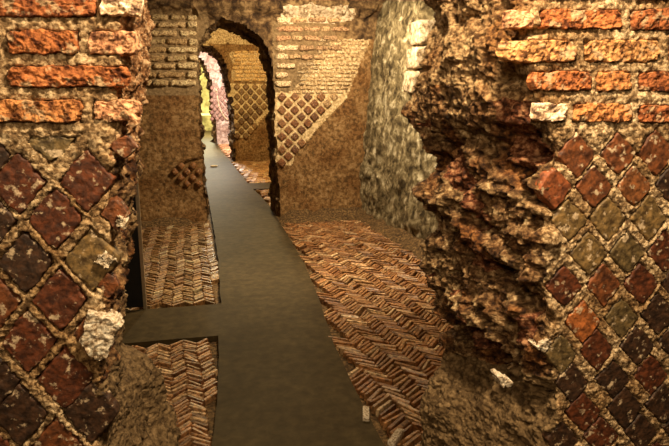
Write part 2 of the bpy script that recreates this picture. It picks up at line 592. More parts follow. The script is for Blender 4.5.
M_rubble_top = mat('sandy_rubble_core', [(.38, (.075, .038, .014)), (.49, (.29, .175, .080)), (.61, (.62, .44, .23))], scale=80, bump=1., bscale=260, bdist=.006,
                   big=(.60, .42, .27), bigscale=8)
M_rubble_red = mat('red_tuff_lumps', [(.40, (.035, .012, .005)), (.5, (.15, .045, .017)), (.62, (.42, .22, .11))], scale=60, bump=.9, bscale=220, bdist=.005)
wr_ = broken_wall('wall_near_right', 1, Y0, TH, near_R, far_R, 2.9, PY(690, 200, Y0)[0], (.50, 1.90), pR + bRq, stR,
                  [M_mortar, M_rubble, M_render, M_rubble_top, M_rubble_red], zonesR, seed=11, ramp_amp=(.036, .018), zlow=PY(440, 365, 1.35)[1])
struct(wr_, 'torn brick and diamond block wall filling the right edge of the view', 'wall')
stones('diamond_facing', pR, Y0, M_tess, wr_, cr, n=30, h=.001, amp=.0019, rnd=.13, warp=.003, seed=6, label='dark red and olive diamond blocks')
stones('brick_courses', bRq, Y0, M_brick, wr_, [c for b, c in bR], n=30, h=.006, amp=.0056, warp=.003, seed=7, nscale=34, label='rough orange brick courses')
stones('pale_stone', [[(533, 345), (546, 336), (551, 343), (540, 352)], [(495, 378), (499, 374), (513, 382), (508, 387)]], 1.06, M_travertine, wr_, [(1, 1, 1)], n=20, h=.008,
       amp=.006, warp=.007, seed=9, rnd=.3, nscale=50, drop=.04, label='pale stone chips in the torn end')

# ------------------------------------------------------------------ floor
YM = G(300, 217)[1]           # middle wall
Y3 = G(250, 161)[1]
Y4 = G(222, 144)[1]
Y5 = G(205, 130)[1]
print('walls at', YM, Y3, Y4, Y5)
XS = G(358, 214)[0]
M_earth = mat('brown_trodden_earth', [(.38, (.035, .018, .007)), (.5, (.105, .060, .022)), (.62, (.26, .16, .065))], scale=40, bump=.6, bscale=120, bdist=.006)
M_path = mat('smooth_grey_concrete', [(.3, (.042, .029, .0115)), (.5, (.062, .044, .0185)), (.72, (.096, .069, .030))], scale=14, rough=.75, bump=.25, bscale=160,
             bdist=.002, big=(.80, .78, .74), bigscale=2.2, spec=.15)
M_herr = mat('floor_brick_on_edge', [(.38, (.35, .28, .22)), (.5, (1, 1, 1)), (.62, (1.7, 1.65, 1.55))], scale=45, attr=True, rough=.42, bump=.5, bscale=120, bdist=.003, spec=.5)


def axis_lin(a, b, st):
    return np.linspace(a, b, max(2, int((b - a) / st)))


gx = np.concatenate([axis_lin(-7, -1.3, .2)[:-1], axis_lin(-1.3, 2.6, .03), axis_lin(2.6, 7, .25)[1:]])
gy = np.concatenate([axis_lin(-3, 1.2, .15)[:-1], axis_lin(1.2, YM + .6, .035), axis_lin(YM + .6, 34, .2)[1:]])
X, Y = np.meshgrid(gx, gy, indexing='ij')
P = np.stack([X.ravel(), Y.ravel(), 0 * X.ravel()], 1)


def earth_z(P):
    X, Y = P[:, 0], P[:, 1]
    z = -.030 + .006 * fbm(P, 6, 3)
    mound = sstep(.62, 0, YM - Y) * sstep(.75, 1.05, X) * (Y < YM + .4) * .14
    mound = np.maximum(mound, sstep(.30, -.05, XS + .05 + (YM - Y) * .06 - X) * .13 * (Y < YM + .4) * (Y > 1.3))
    mound = np.maximum(mound, sstep(.45, 0, YM - Y) * (1 - sstep(-.35, -.12, X)) * .10 * (Y < YM + .4))
    mound = mound * (1 + .5 * fbm(P, 5, 3, off=4))
    return z + mound + .004 * fbm(P, 40, 2)


P[:, 2] = earth_z(P)
o = build('floor', P, gridfaces(len(gx), len(gy)), M_earth)
struct(o)

# walkway outline, left and right edges read along the walkway
left_px = [(209, 520), (212, 446), (217, 405), (219, 360), (218, 338)]
left_px2 = [(221, 303), (220, 290), (218, 260), (215, 238), (211, 214), (207, 190), (204, 176), (203, 164), (201, 150), (199.5, 140)]
right_px = [(425, 520), (384, 446), (362, 405), (335, 349), (319, 300), (305, 266), (289, 238), (271, 209), (262, 198), (252, 189)]
right_px2 = [(247, 183), (232, 164), (222, 152), (214.5, 140)]


def edge_fn(pts):
    g = np.array(sorted([G(x, y)[::-1] for x, y in pts]))
    return lambda y: np.interp(y, g[:, 0], g[:, 1])


eL = edge_fn(left_px + left_px2)
eR = edge_fn(right_px + right_px2)
BF, BN = G(190, 306)[1], G(190, 339)[1]                 # branch of the walkway to the left, far and near edge
B2F, B2N = G(258, 183.5)[1], G(258, 189.5)[1]           # branch to the right in the second room


def slab(name, A, B, zt, mt, nu, nv, parent=None, seed=0):
    """strip between polylines A and B (n,2) with a top at zt and sides down"""
    n = len(A)
    V, rows = [], []
    top = []
    for k in range(n):
        for j in range(nu):
            t = j / (nu - 1)
            top.append(A[k] * (1 - t) + B[k] * t)
    top = np.array(top)
    P = np.stack([top[:, 0], top[:, 1], np.full(len(top), zt)], 1)
    P[:, 2] += .006 * fbm(P, 2.0, 3, off=seed) + .0015 * fbm(P, 18, 3)
    V = P.reshape(n, nu, 3)
    lo = V.copy()[:, [0, -1]]
    lo[..., 2] = -.06
    A3 = np.concatenate([lo[:, :1], V, lo[:, 1:]], 1)
    F1 = gridfaces(n, nu + 2)
    base = n * (nu + 2)
    allV = list(A3.reshape(-1, 3))
    # end caps
    caps = []
    for r in (0, n - 1):
        ids = [r * (nu + 2) + j for j in range(nu + 2)]
        caps.append(ids if r else ids[::-1])
    F = [tuple(f) for f in F1] + [tuple(c) for c in caps]
    return build(name, allV, F, mt, parent, smooth=False)


ys = np.concatenate([np.linspace(-1.5, 1.2, 20)[:-1], np.linspace(1.2, YM, 200)[:-1], np.linspace(YM, 30, 200)])
rag = lambda y, o: .014 * fbm(np.stack([y * 0, y, y * 0 + o], 1), 4, 4)
A = np.stack([eL(ys) + rag(ys, 3), ys], 1)
B = np.stack([eR(ys) + rag(ys, 8), ys], 1)
wk = slab('walkway', A, B, .012, M_path, 14, 0)
struct(wk, 'long smooth grey concrete walkway running through the doorways', 'path')
xs = np.linspace(-2.4, eL((BF + BN) / 2) + .06, 60)
A = np.stack([xs, BF + .01 * fbm(np.stack([xs, xs * 0, xs * 0], 1), 5, 3) - .03], 1)
B = np.stack([xs, BN + .01 * fbm(np.stack([xs, xs * 0 + 4, xs * 0], 1), 5, 3)], 1)
b1 = slab('walkway_branch', B, A, .010, M_path, 12, 0, wk, seed=4)
xs = np.linspace(eR(B2F) - .05, 2.3, 60)
b2 = slab('walkway_branch', np.stack([xs, B2N + xs * 0], 1), np.stack([xs, B2F + xs * 0], 1), .010, M_path, 12, 0, wk, seed=4)


def herring(name, inside, x0, x1, y0, y1, rot, seed, cx=0, cy=0, leg=.078, pitch=.0375, bl=.104, bt=.0180, warpf=None, tone=(1, 1, 1), parent=None, lab=None, lift=0.):
    r = np.random.RandomState(seed)
    V, Fq, C = [], [], []
    R = math.hypot(x1 - x0, y1 - y0)
    ncol = int(R / leg) + 2
    nrow = int(R / pitch) + 2
    mx, my = (x0 + x1) / 2, (y0 + y1) / 2
    ks, js = np.meshgrid(np.arange(-ncol // 2, ncol // 2), np.arange(-nrow // 2, nrow // 2), indexing='ij')
    ks, js = ks.ravel(), js.ravel()
    lx, ly = ks * leg, js * pitch + (r.rand(2000)[(ks + 1000) % 2000] - .5) * .008
    ca, sa = math.cos(rot), math.sin(rot)
    X = mx + lx * ca - ly * sa
    Y = my + lx * sa + ly * ca
    Pw = np.stack([X, Y, 0 * X], 1)
    wx, wy = .05 * fbm(Pw, 1.1, 2, off=seed), .05 * fbm(Pw, 1.1, 2, off=seed + 9)
    X, Y = X + wx, Y + wy
    m = inside(X, Y)
    X, Y, ks = X[m], Y[m], ks[m]
    n = len(X)
    ang = rot + np.where(ks % 2 == 0, 1, -1) * math.radians(43) + r.normal(size=n) * .07
    if warpf is not None:
        ang = ang + warpf(X, Y)
    L = bl * (1 + .10 * r.normal(size=n)) / 2
    T = bt * (1 + .13 * r.normal(size=n)) / 2
    L = np.clip(L, bl * .3, bl * .58)
    Pw = np.stack([X, Y, 0 * X], 1)
    zt = .006 + .004 * r.normal(size=n) + .008 * fbm(Pw, 2.2, 3, off=seed) + lift
    dead = r.rand(n) < .02
    tl, tt = r.normal(size=n) * .035, r.normal(size=n) * .10
    # box with a softened, slightly domed top: rings
    ring = np.array([[-1, -1], [1, -1], [1, 1], [-1, 1]])
    lv = [(1.0, -.03), (1.0, -.0035), (.90, .0)]
    for li, (s, dz) in enumerate(lv):
        for (a, b) in ring:
            la = a * (L - (1 - s) * T * .8)
            tb = b * T * s * (1 if li < 2 else .80)
            if li == 2:
                la = a * (L - .003)
            jx = r.normal(size=n) * .0011
            x = X + la * np.cos(ang) - tb * np.sin(ang) + jx
            y = Y + la * np.sin(ang) + tb * np.cos(ang) + jx
            z = np.where(li == 0, -.035, zt + dz + la * tl + tb * tt)
            V.append(np.stack([x, y, z], 1))
    V = np.array(V)                                     # 12,n,3
    V = V[:, ~dead]
    n2 = V.shape[1]
    V = V.transpose(1, 0, 2).reshape(-1, 3)
    one = []
    for l in (0, 1):
        for q in range(4):
            one.append([l * 4 + q, l * 4 + (q + 1) % 4, l * 4 + 4 + (q + 1) % 4, l * 4 + 4 + q])
    one.append([8, 9, 10, 11])
    one = np.array(one)
    Fq = (one[None] + (np.arange(n2) * 12)[:, None, None]).reshape(-1, 4)
    pal = np.array([(.36, .19, .085), (.30, .145, .060), (.42, .25, .125), (.25, .13, .06), (.50, .33, .18), (.22, .10, .045), (.62, .47, .30)])
    pr = np.array([.26, .22, .18, .14, .10, .07, .03])
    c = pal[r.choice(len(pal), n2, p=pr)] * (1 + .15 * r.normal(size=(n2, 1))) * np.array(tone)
    C = np.repeat(np.clip(c, .01, 1), 12, axis=0)
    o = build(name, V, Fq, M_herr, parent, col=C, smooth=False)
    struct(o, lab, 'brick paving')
    return o


XR = lambda Y: XS + .10 + (YM - Y) * .07
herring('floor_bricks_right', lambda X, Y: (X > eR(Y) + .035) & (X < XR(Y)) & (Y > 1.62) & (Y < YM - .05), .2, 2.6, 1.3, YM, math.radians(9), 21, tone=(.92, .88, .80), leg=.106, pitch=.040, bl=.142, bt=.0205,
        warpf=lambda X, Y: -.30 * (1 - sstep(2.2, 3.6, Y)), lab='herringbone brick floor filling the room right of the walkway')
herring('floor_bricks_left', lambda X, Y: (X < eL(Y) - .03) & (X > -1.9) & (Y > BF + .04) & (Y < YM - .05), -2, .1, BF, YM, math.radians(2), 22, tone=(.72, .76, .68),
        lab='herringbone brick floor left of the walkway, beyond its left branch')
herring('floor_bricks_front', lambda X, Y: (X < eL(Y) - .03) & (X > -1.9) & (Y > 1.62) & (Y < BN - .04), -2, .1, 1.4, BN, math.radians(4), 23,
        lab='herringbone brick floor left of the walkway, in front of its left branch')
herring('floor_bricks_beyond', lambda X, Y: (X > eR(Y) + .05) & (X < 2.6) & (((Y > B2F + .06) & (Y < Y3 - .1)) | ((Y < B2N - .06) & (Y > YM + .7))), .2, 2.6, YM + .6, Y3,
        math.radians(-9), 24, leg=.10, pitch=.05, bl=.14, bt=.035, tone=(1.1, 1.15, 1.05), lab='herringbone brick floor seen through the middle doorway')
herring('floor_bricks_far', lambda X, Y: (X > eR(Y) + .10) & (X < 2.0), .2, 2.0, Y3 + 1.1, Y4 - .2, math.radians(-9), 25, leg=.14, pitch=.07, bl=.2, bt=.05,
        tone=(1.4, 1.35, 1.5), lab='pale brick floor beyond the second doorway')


# ------------------------------------------------------------------ walls with an arched opening, further in
def in_poly(px, py, poly):
    ins = np.zeros(px.shape, bool)
    n = len(poly)
    for i in range(n):
        x1, y1 = poly[i]
        x2, y2 = poly[(i + 1) % n]
        c = ((y1 > py) != (y2 > py)) & (px < (x2 - x1) * (py - y1) / (y2 - y1 + 1e-12) + x1)
        ins ^= c
    return ins


def pierced_wall(name, Y0, T, X0, X1, Z1, poly_px, back_shift, st, mats, matfn, dispfn, flare=0.0):
    """poly_px: opening as seen on the front plane"""
    poly = np.array([PY(x, y, Y0) for x, y in poly_px])
    nx, nz = int((X1 - X0) / st) + 1, int(Z1 / st) + 1
    xs, zs = np.linspace(X0, X1, nx), np.linspace(0, Z1, nz)
    X, Z = np.meshgrid(xs, zs, indexing='ij')
    cen = poly.mean(0)
    Pn = np.stack([X.ravel(), 0 * X.ravel() + Y0, Z.ravel()], 1)
    wob = .05 * fbm(Pn, 5, 3, off=40)
    cx, cz = (X[:-1, :-1] + X[1:, 1:]) / 2, (Z[:-1, :-1] + Z[1:, 1:]) / 2
    wc = wob.reshape(nx, nz)[:-1, :-1]
    hole = in_poly(cx + wc * (cz > .2), cz + wc * .6, poly)
    keep = ~hole
    cell = np.argwhere(keep)
    i, j = cell.T
    vid = lambda a, b: a * nz + b
    nl = max(3, int(T / (st * 1.6)))
    NV = nx * nz
    front = np.stack([vid(i, j), vid(i + 1, j), vid(i + 1, j + 1), vid(i, j + 1)], 1)
    back = front[:, ::-1] + NV * (nl)
    F = [front, back]
    kp = np.pad(keep, 1, constant_values=False)
    # boundary edges
    for di, dj, (a, b) in (((-1, 0, ((0, 0), (0, 1)))), ((1, 0, ((1, 1), (1, 0)))), ((0, -1, ((1, 0), (0, 0)))), ((0, 1, ((0, 1), (1, 1))))):
        nb = kp[i + 1 + di, j + 1 + dj]
        m = ~nb
        ii, jj = i[m], j[m]
        va, vb = vid(ii + a[0], jj + a[1]), vid(ii + b[0], jj + b[1])
        for l in range(nl):
            F.append(np.stack([va + NV * l, vb + NV * l, vb + NV * (l + 1), va + NV * (l + 1)], 1)[:, ::-1])
    F = np.concatenate(F)[:, ::-1]
    V = []
    for l in range(nl + 1):
        t = l / nl
        xx = X.ravel() + 0
        zz = Z.ravel() + 0
        # the opening narrows towards the back where the photo shows its side
        d = np.hypot(xx - cen[0], zz - cen[1])
        bx, bz = back_shift
        side = np.sign(xx - cen[0])
        near = np.exp(-((d - .9) / .9) ** 2)
        xx = xx + bx * t * (side > 0) * near * (zz < Z1 - .02)
        zz = zz - bz * t * (zz > cen[1] + .5) * near
        V.append(np.stack([xx, np.full(len(xx), Y0 + T * t), zz], 1))
    V = np.concatenate(V)
    used = np.unique(F)
    remap = -np.ones(len(V), int)
    remap[used] = np.arange(len(used))
    V = V[used]
    F = remap[F]
    isf = used < NV
    V2 = V + dispfn(V, isf)
    mi = matfn(V[F].mean(1))
    return build(name, V2, F, mats, None, midx=mi)


def rocky(V, isf, amp_f, amp_r, seed, mask=None):
    F1, F2, R = worley(V, 7, off=seed)
    d = np.stack([fbm(V, 4, 4, off=seed), fbm(V, 4, 4, off=seed + 5), fbm(V, 4, 4, off=seed + 9)], 1)
    chunk = (R - .5) * sstep(0, .25, F2 - F1) - .4 * (1 - sstep(0, .2, F2 - F1))
    fine = fbm(V, 22, 3, off=seed)
    out = d * (amp_r * 1.2)
    out[:, 1] -= chunk * amp_r + fine * amp_r * .4
    out[:, 0] += chunk * amp_r * .7
    out[:, 2] += fine * amp_r * .3
    f = np.zeros_like(V)
    f[:, 1] = -(fbm(V, 3, 4, off=seed) * amp_f + fine * amp_f * .35)
    w = isf.astype(float) if mask is None else mask
    w = w[:, None]
    return f * w + out * (1 - w)


M_plaster = mat('brown_plaster', [(.38, (.095, .052, .018)), (.5, (.225, .118, .038)), (.62, (.36, .23, .105))], scale=24, bump=.8, bscale=60, bdist=.015,
                big=(.72, .62, .5), bigscale=3, fleck=(.55, .42, .22), fscale=45, fth=.66)
M_sandbrick = mat('small_sandy_bricks', [(.38, (.20, .12, .05)), (.5, (.48, .33, .16)), (.62, (.75, .58, .34))], scale=30, bump=.9, bscale=55, bdist=.02)
M_rock = mat('dark_brown_rock', [(.38, (.035, .018, .008)), (.5, (.14, .080, .033)), (.62, (.34, .22, .10))], scale=9, bump=1., bscale=40, bdist=.03)
M_white = mat('white_flaked_plaster', [(.38, (.16, .10, .05)), (.48, (.48, .36, .22)), (.60, (.74, .62, .45))], scale=22, bump=.8, bscale=60, bdist=.01)
M_lattice = mat('cream_joint_mortar', [(.38, (.32, .21, .09)), (.5, (.58, .42, .21)), (.62, (.80, .63, .37))], scale=30, bump=.7, bscale=70, bdist=.01)

mid_poly = [(283, 262), (281, 225), (277, 160), (275, 100), (274, 68), (268, 48), (258, 35), (244, 25), (222, 19), (207, 28), (199, 42), (197, 60), (201, 140), (207, 218), (208, 262)]
WX, WZ = lambda x, y: PY(x, y, YM)[0], lambda x, y: PY(x, y, YM)[1]


def px_of(V, Y):
    """pixel of points, only to lay out patches measured on the photograph"""
    d = np.stack([V[:, 0], V[:, 1] * 0 + Y, V[:, 2] - CH], 1)
    z = d @ FWD
    return W / 2 + F * (d @ RIGHT) / z, H / 2 - F * (d @ UP) / z


def mid_mat(C):
    x, y = px_of(C, YM)
    y = y + 2.5 * fbm(C, 6, 3)
    x = x + 2.5 * fbm(C, 6, 3, off=8)
    mi = np.full(len(C), 0)                                # rock
    f = C[:, 1] < YM + .02
    right = f & (x > 273)
    left = f & (x < 209)
    diag = 290 + (218 - y) * .50                            # plaster lies to the right of this line
    diag = np.interp(y, [0, 38, 60, 85, 100, 120, 150, 175, 220], [371, 371, 362, 352, 345, 325, 298, 286, 280])
    mi[right & (y > 22)] = 2
    mi[right & (y > 22) & (x < np.interp(y, [22, 60, 92], [345, 316, 292]))] = 5  # darker brown bedding, also standing in for weaker light beside the lit middle
    mi[right & (x > diag) & (y > 38)] = 1
    mi[right & (y > 92) & (x < diag)] = 4
    mi[right & (y > 165) & (x < 300)] = 1
    mi[right & (y > 8) & (y < 23) & (x > 282) & (x < 352)] = 3
    mi[right & (y >= 22) & (y < 40) & (x > 335)] = 0
    mi[left & (y > 95)] = 1
    mi[left & (y <= 95) & (y > 12)] = 5
    return mi


M_bedding = mat('dark_brown_bedding', [(.3, (.09, .055, .022)), (.5, (.20, .13, .06)), (.7, (.36, .25, .13))], scale=30, bump=.8, bscale=70, bdist=.01)


def mid_disp(V, isf):
    x, y = px_of(V, YM)
    w = isf.astype(float) * sstep(14, 26, y) * (1 - np.exp(-((x - 276) / 3.) ** 2) * .5)
    d = rocky(V, isf, .035, .075, 5, w)
    # overhanging rock above, scar where plaster has fallen
    over = sstep(22, 6, y) * isf
    d[:, 1] -= over * (.16 + .1 * fbm(V, 3, 3, off=3))
    foot = sstep(.35, 0, V[:, 2]) * isf
    # a crack across the plaster of the left pier, the layer below it set back
    cx_ = x + 2 * fbm(V, 12, 3)
    cyl = np.interp(cx_, [150, 163, 168, 178, 190, 208], [193, 186, 176, 166, 161, 157])
    inl = isf * (x < 209) * (x > 162)
    d[:, 1] += inl * .075 * sstep(1.6, .2, np.abs(y - cyl)) + inl * .03 * sstep(0, 2, y - cyl) * sstep(60, 50, y - cyl)
    d[:, 1] -= foot * .07
    return d


wm = pierced_wall('wall_middle', YM, .62, -2.6, 3.0, 3.3, mid_poly, (-.03, .05), .018, [M_rock, M_plaster, M_sandbrick, M_white, M_lattice, M_bedding], mid_mat, mid_disp)
struct(wm, 'ancient cross wall with a ragged doorway over the walkway', 'wall')

r = np.random.RandomState(5)
q, c = [], []
# left pier brick courses
for k, y in enumerate([17, 24.5, 33, 41.5, 49.5, 58, 66, 74.5, 83]):
    x = 20 + r.rand() * 8
    while x < 196:
        x2 = min(x + r.uniform(14, 30), 198.5 + r.normal() * .6)
        if 197 - x2 < 5:
            x2 = 198 + r.normal() * .8
        q.append(rect_quad(x, y - 3, x2 - 1, y + 3.2))
        tt = r.rand()
        c.append((.50, .38, .20) if x2 > 195 else [(.34, .24, .11), (.42, .29, .14), (.30, .19, .08)][int(tt * 3)])
        x = x2 + .6
stones('brick_courses', q, YM - .02, M_brick, wm, c, n=7, h=.02, amp=.014, warp=.014, seed=31, nscale=8, drop=.045, label='grey tan brick courses of the left pier')
q, c = [], []
# right pier: quoins on its left edge
for k, y in enumerate([20, 29, 38, 48, 57, 66, 75, 84]):
    x = 276 + r.normal() * .7
    w = [12, 26, 14, 22, 12, 20, 12, 16][k]
    q.append(rect_quad(x, y - 3, x + w, y + 2.6))
    c.append([(.62, .47, .28), (.40, .22, .11)][0 if k not in (1, 2) else 1])
    x2 = x + w + 1
    if y < 60:
        for _ in range(3):
            w2 = r.uniform(10, 18)
            q.append(rect_quad(x2, y - 2.6, x2 + w2, y + 2.4))
            c.append([(.34, .20, .10), (.40, .26, .13), (.30, .18, .09)][r.randint(3)])
            x2 += w2 + 1
stones('brick_courses', q, YM - .015, M_brick, wm, c, n=7, h=.014, amp=.012, warp=.014, seed=32, nscale=8, drop=.035, label='pale brick ends edging the doorway')
q, c = [], []
for k in range(14):
    y = 40 + k * 4.0
    x = 296 + r.rand() * 5 if y > 58 else 318
    diag = np.interp(y, [38, 60, 85, 100], [368, 360, 350, 343])
    while x < diag - 3:
        w2 = r.uniform(5, 9)
        if abs(y - 60) > 2:
            q.append(rect_quad(x, y - 1.5, min(x + w2, diag), y + 1.5))
            c.append(np.array([(.50, .37, .20), (.42, .29, .145), (.56, .42, .24)][r.randint(3)]) * (.62 if x < np.interp(y, [22, 60, 92], [345, 318, 296]) else 1.05))  # light put into the colour: bricks darker left of the pier's lit middle
        x += w2 + .7
stones('sandy_bricks', q, YM - .01, M_brick, wm, c, n=6, h=.007, amp=.009, warp=.010, seed=33, nscale=9, drop=.025, label='small sandy bricks right of the doorway')
q, c = [], []
for i in range(-1, 16):
    for j in range(0, 12):
        x = 282 + j * 13.0 + (6.5 if i % 2 else 0)
        y = 97 + i * 6.6
        diag = np.interp(y, [90, 100, 120, 150, 175], [347, 342, 324, 298, 284])
        if x < diag - 2 and y > 94 and y < 172:
            q.append(quad_of((x, y), (6.5, 6.6), (-6.5, 6.6), .90))
            c.append([(.15, .058, .018), (.11, .045, .015), (.19, .085, .028), (.30, .19, .085)][r.randint(3) if x < 322 else 3])
stones('diamond_facing', q, YM - .012, M_tess, wm, c, n=9, h=.012, amp=.004, warp=.004, seed=34, nscale=9, drop=.05, label='small diamond blocks beside the doorway')
q, c = [], []
for (x, y) in [(181, 166), (187, 172), (193, 166), (175, 172), (199, 172), (181, 178), (193, 178), (187, 184), (199, 184)]:
    q.append(quad_of((x, y), (6, 6), (-6, 6), .8)); c.append((.20, .085, .025))
stones('diamond_facing', q, YM - .01, M_tess, wm, c, n=6, h=.02, amp=.006, warp=.006, seed=35, nscale=9, drop=.05, label='faint diamond blocks low on the left pier')

# ---- second cross wall
p3 = [(236, 190), (235, 162), (234, 120), (232, 95), (229, 72), (221, 54), (210, 45), (199, 45), (190, 56), (187, 90), (187, 190)]


def m3(C):
    x, y = px_of(C, Y3)
    mi = np.zeros(len(C), int)
    f = C[:, 1] < Y3 + .02
    yy = y + 1.5 * fbm(C, 5, 2)
    mi[f & (x > 205)] = 1
    mi[f & (yy < 45) & (x > 203)] = 2
    mi[f & (yy > 52) & (yy < 82) & (x > 233)] = 2
    mi[f & (yy > 84) & (yy < 138) & (x > 232) & (x < 272) & (x < 270 - (yy - 100) * .8 + 8)] = 3
    return mi


def d3(V, isf):
    x, y = px_of(V, Y3)
    w = isf * (1 - np.exp(-((x - 231) / 3.) ** 2))
    d = rocky(V, isf, .05, .16, 15, w)
    return d


w3 = pierced_wall('wall_second', Y3, 1.5, -3, 4, 4.4, p3, (-.06, .04), .05, [M_rock, M_plaster, M_sandbrick, M_lattice], m3, d3)
struct(w3, 'second cross wall with an arched doorway, amber lit', 'wall')
q, c = [], []
for i in range(0, 14):
    for j in range(0, 7):
        x = 237 + j * 9.0 + (4.5 if i % 2 else 0)
        y = 87 + i * 4.9
        if x < 268 - max(0, (y - 100)) * .8 + 8 and x < 271 and y < 138:
            q.append(quad_of((x, y), (4.5, 4.9), (-4.5, 4.9), .86))
            c.append([(.15, .08, .025), (.20, .11, .035), (.11, .055, .018)][r.randint(3)])
stones('diamond_facing', q, Y3 - .03, M_tess, w3, c, n=9, h=.03, amp=.006, warp=.006, seed=36, nscale=6, drop=.08, label='amber lit diamond blocks')
q, c = [], []
for i in range(8):
    y = 52 + i * 4.0
    x = 232 + r.rand() * 3
    while x < 266:
        w2 = r.uniform(5, 9)
        q.append(rect_quad(x, y - 1.4, x + w2, y + 1.4)); c.append([(.62, .40, .16), (.55, .33, .12), (.70, .46, .20)][r.randint(3)])
        x += w2 + .7
stones('sandy_bricks', q, Y3 - .03, M_brick, w3, c, n=6, h=.02, amp=.01, warp=.01, seed=37, nscale=6, drop=.08, label='tan brick courses above the diamonds')

# ---- third cross wall, rosy
p4 = [(218, 175), (216.5, 144), (215.5, 125), (214, 105), (211, 82), (207, 66), (200, 57), (192, 57), (186, 70), (184, 175)]
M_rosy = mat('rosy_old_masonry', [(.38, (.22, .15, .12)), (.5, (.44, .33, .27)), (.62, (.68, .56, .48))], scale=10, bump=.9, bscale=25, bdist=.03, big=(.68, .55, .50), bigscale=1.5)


def m4(C):
    x, y = px_of(C, Y4)
    mi = np.zeros(len(C), int)
    mi[(C[:, 1] < Y4 + .02)] = 1
    return mi


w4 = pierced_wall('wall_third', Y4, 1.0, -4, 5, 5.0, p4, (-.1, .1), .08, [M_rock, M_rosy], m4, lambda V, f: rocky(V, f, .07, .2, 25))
struct(w4, 'third cross wall in rosy light with a ragged doorway', 'wall')
q, c = [], []
for i in range(0, 12):
    for j in range(0, 5):
        x = 212 + j * 5.2 + (2.6 if i % 2 else 0)
        y = 88 + i * 3.1
        if y < 122 and x < 232:
            q.append(quad_of((x, y), (2.6, 3.1), (-2.6, 3.1), .95)); c.append([(.22, .11, .09), (.28, .16, .13)][r.randint(2)])
stones('diamond_facing', q, Y4 - .03, M_tess, w4, c, n=5, h=.03, amp=.006, warp=.006, seed=38, nscale=6, drop=.08, label='rosy diamond blocks')

# ---- end wall
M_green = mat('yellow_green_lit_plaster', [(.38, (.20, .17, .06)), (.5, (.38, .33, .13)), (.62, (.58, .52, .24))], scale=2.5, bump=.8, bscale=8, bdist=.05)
xs, zs = np.linspace(-6, 6, 60), np.linspace(-.1, 6, 40)
X, Z = np.meshgrid(xs, zs, indexing='ij')
P = np.stack([X.ravel(), np.full(X.size, Y5), Z.ravel()], 1)
P[:, 1] -= .3 * fbm(P, .8, 4)
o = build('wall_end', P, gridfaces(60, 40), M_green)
struct(o, 'yellow green lit wall closing the last room', 'wall')

# ------------------------------------------------------------------ side walls
M_side = mat('grey_green_flaking_plaster', [(.36, (.05, .034, .014)), (.46, (.19, .145, .070)), (.55, (.38, .31, .17)), (.64, (.80, .72, .50))], scale=9, bump=1., bscale=45, bdist=.02,
             big=(.62, .60, .55), bigscale=4, distort=.5)


def side_wall(name, xf, y0, y1, z1, sgn, mt, st=.03, amp=.05, lean=0., seed=0, extra=None, label=None):
    ys, zs = axis_lin(y0, y1, st), axis_lin(-.05, z1, st)
    Y, Z = np.meshgrid(ys, zs, indexing='ij')
    X = xf(Y) + lean * np.clip(Z, 0, 9) ** 1.3 * sgn
    P = np.stack([X.ravel(), Y.ravel(), Z.ravel()], 1)
    h = amp * fbm(P, 2.5, 5, .6, off=seed) * 1.5 + amp * .3 * ridged(P, 9, 3, off=seed)
    if extra is not None:
        h = h + extra(P)
    P[:, 0] -= sgn * h
    o = build(name, P, gridfaces(len(ys), len(zs), flip=(sgn > 0)), mt)
    return struct(o, label, 'wall')


XSW = lambda Y: XS + .02 + (YM - Y) * .09
YQ0 = 6.25


def notch(P):
    return -.45 * sstep(YQ0 + .02, YQ0 - .03, P[:, 1]) * sstep(1.45, 1.6, P[:, 2] + .10 * fbm(P, 4, 2)) + .02 * ridged(P, 16, 3)


sw = side_wall('wall_right', XSW, 1.5, YM + .3, 3.2, 1, M_side, .025, .05, .065, 3, notch, 'flaking grey green plastered side wall at the right of the room')
side_wall('wall_left', lambda Y: -2.2 + 0 * Y, 1.5, YM + .3, 3.2, -1, M_side, .08, .05, 0, 5, label='dim side wall at the far left of the room')
side_wall('wall_second_room_right', lambda Y: 2.5 + 0 * Y, YM + .5, Y3 + .3, 4.0, 1, M_plaster, .08, .06, 0, 6)
side_wall('wall_second_room_left', lambda Y: -2.2 + 0 * Y, YM + .5, Y3 + .3, 4.0, -1, M_plaster, .08, .06, 0, 7)
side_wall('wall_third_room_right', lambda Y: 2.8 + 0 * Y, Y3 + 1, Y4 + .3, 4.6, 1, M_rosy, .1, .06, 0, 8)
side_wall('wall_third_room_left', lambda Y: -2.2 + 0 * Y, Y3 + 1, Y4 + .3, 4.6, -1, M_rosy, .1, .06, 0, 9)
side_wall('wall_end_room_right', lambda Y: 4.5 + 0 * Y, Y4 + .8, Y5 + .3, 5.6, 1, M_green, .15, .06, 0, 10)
side_wall('wall_end_room_left', lambda Y: -4.5 + 0 * Y, Y4 + .8, Y5 + .3, 5.6, -1, M_green, .15, .06, 0, 11)

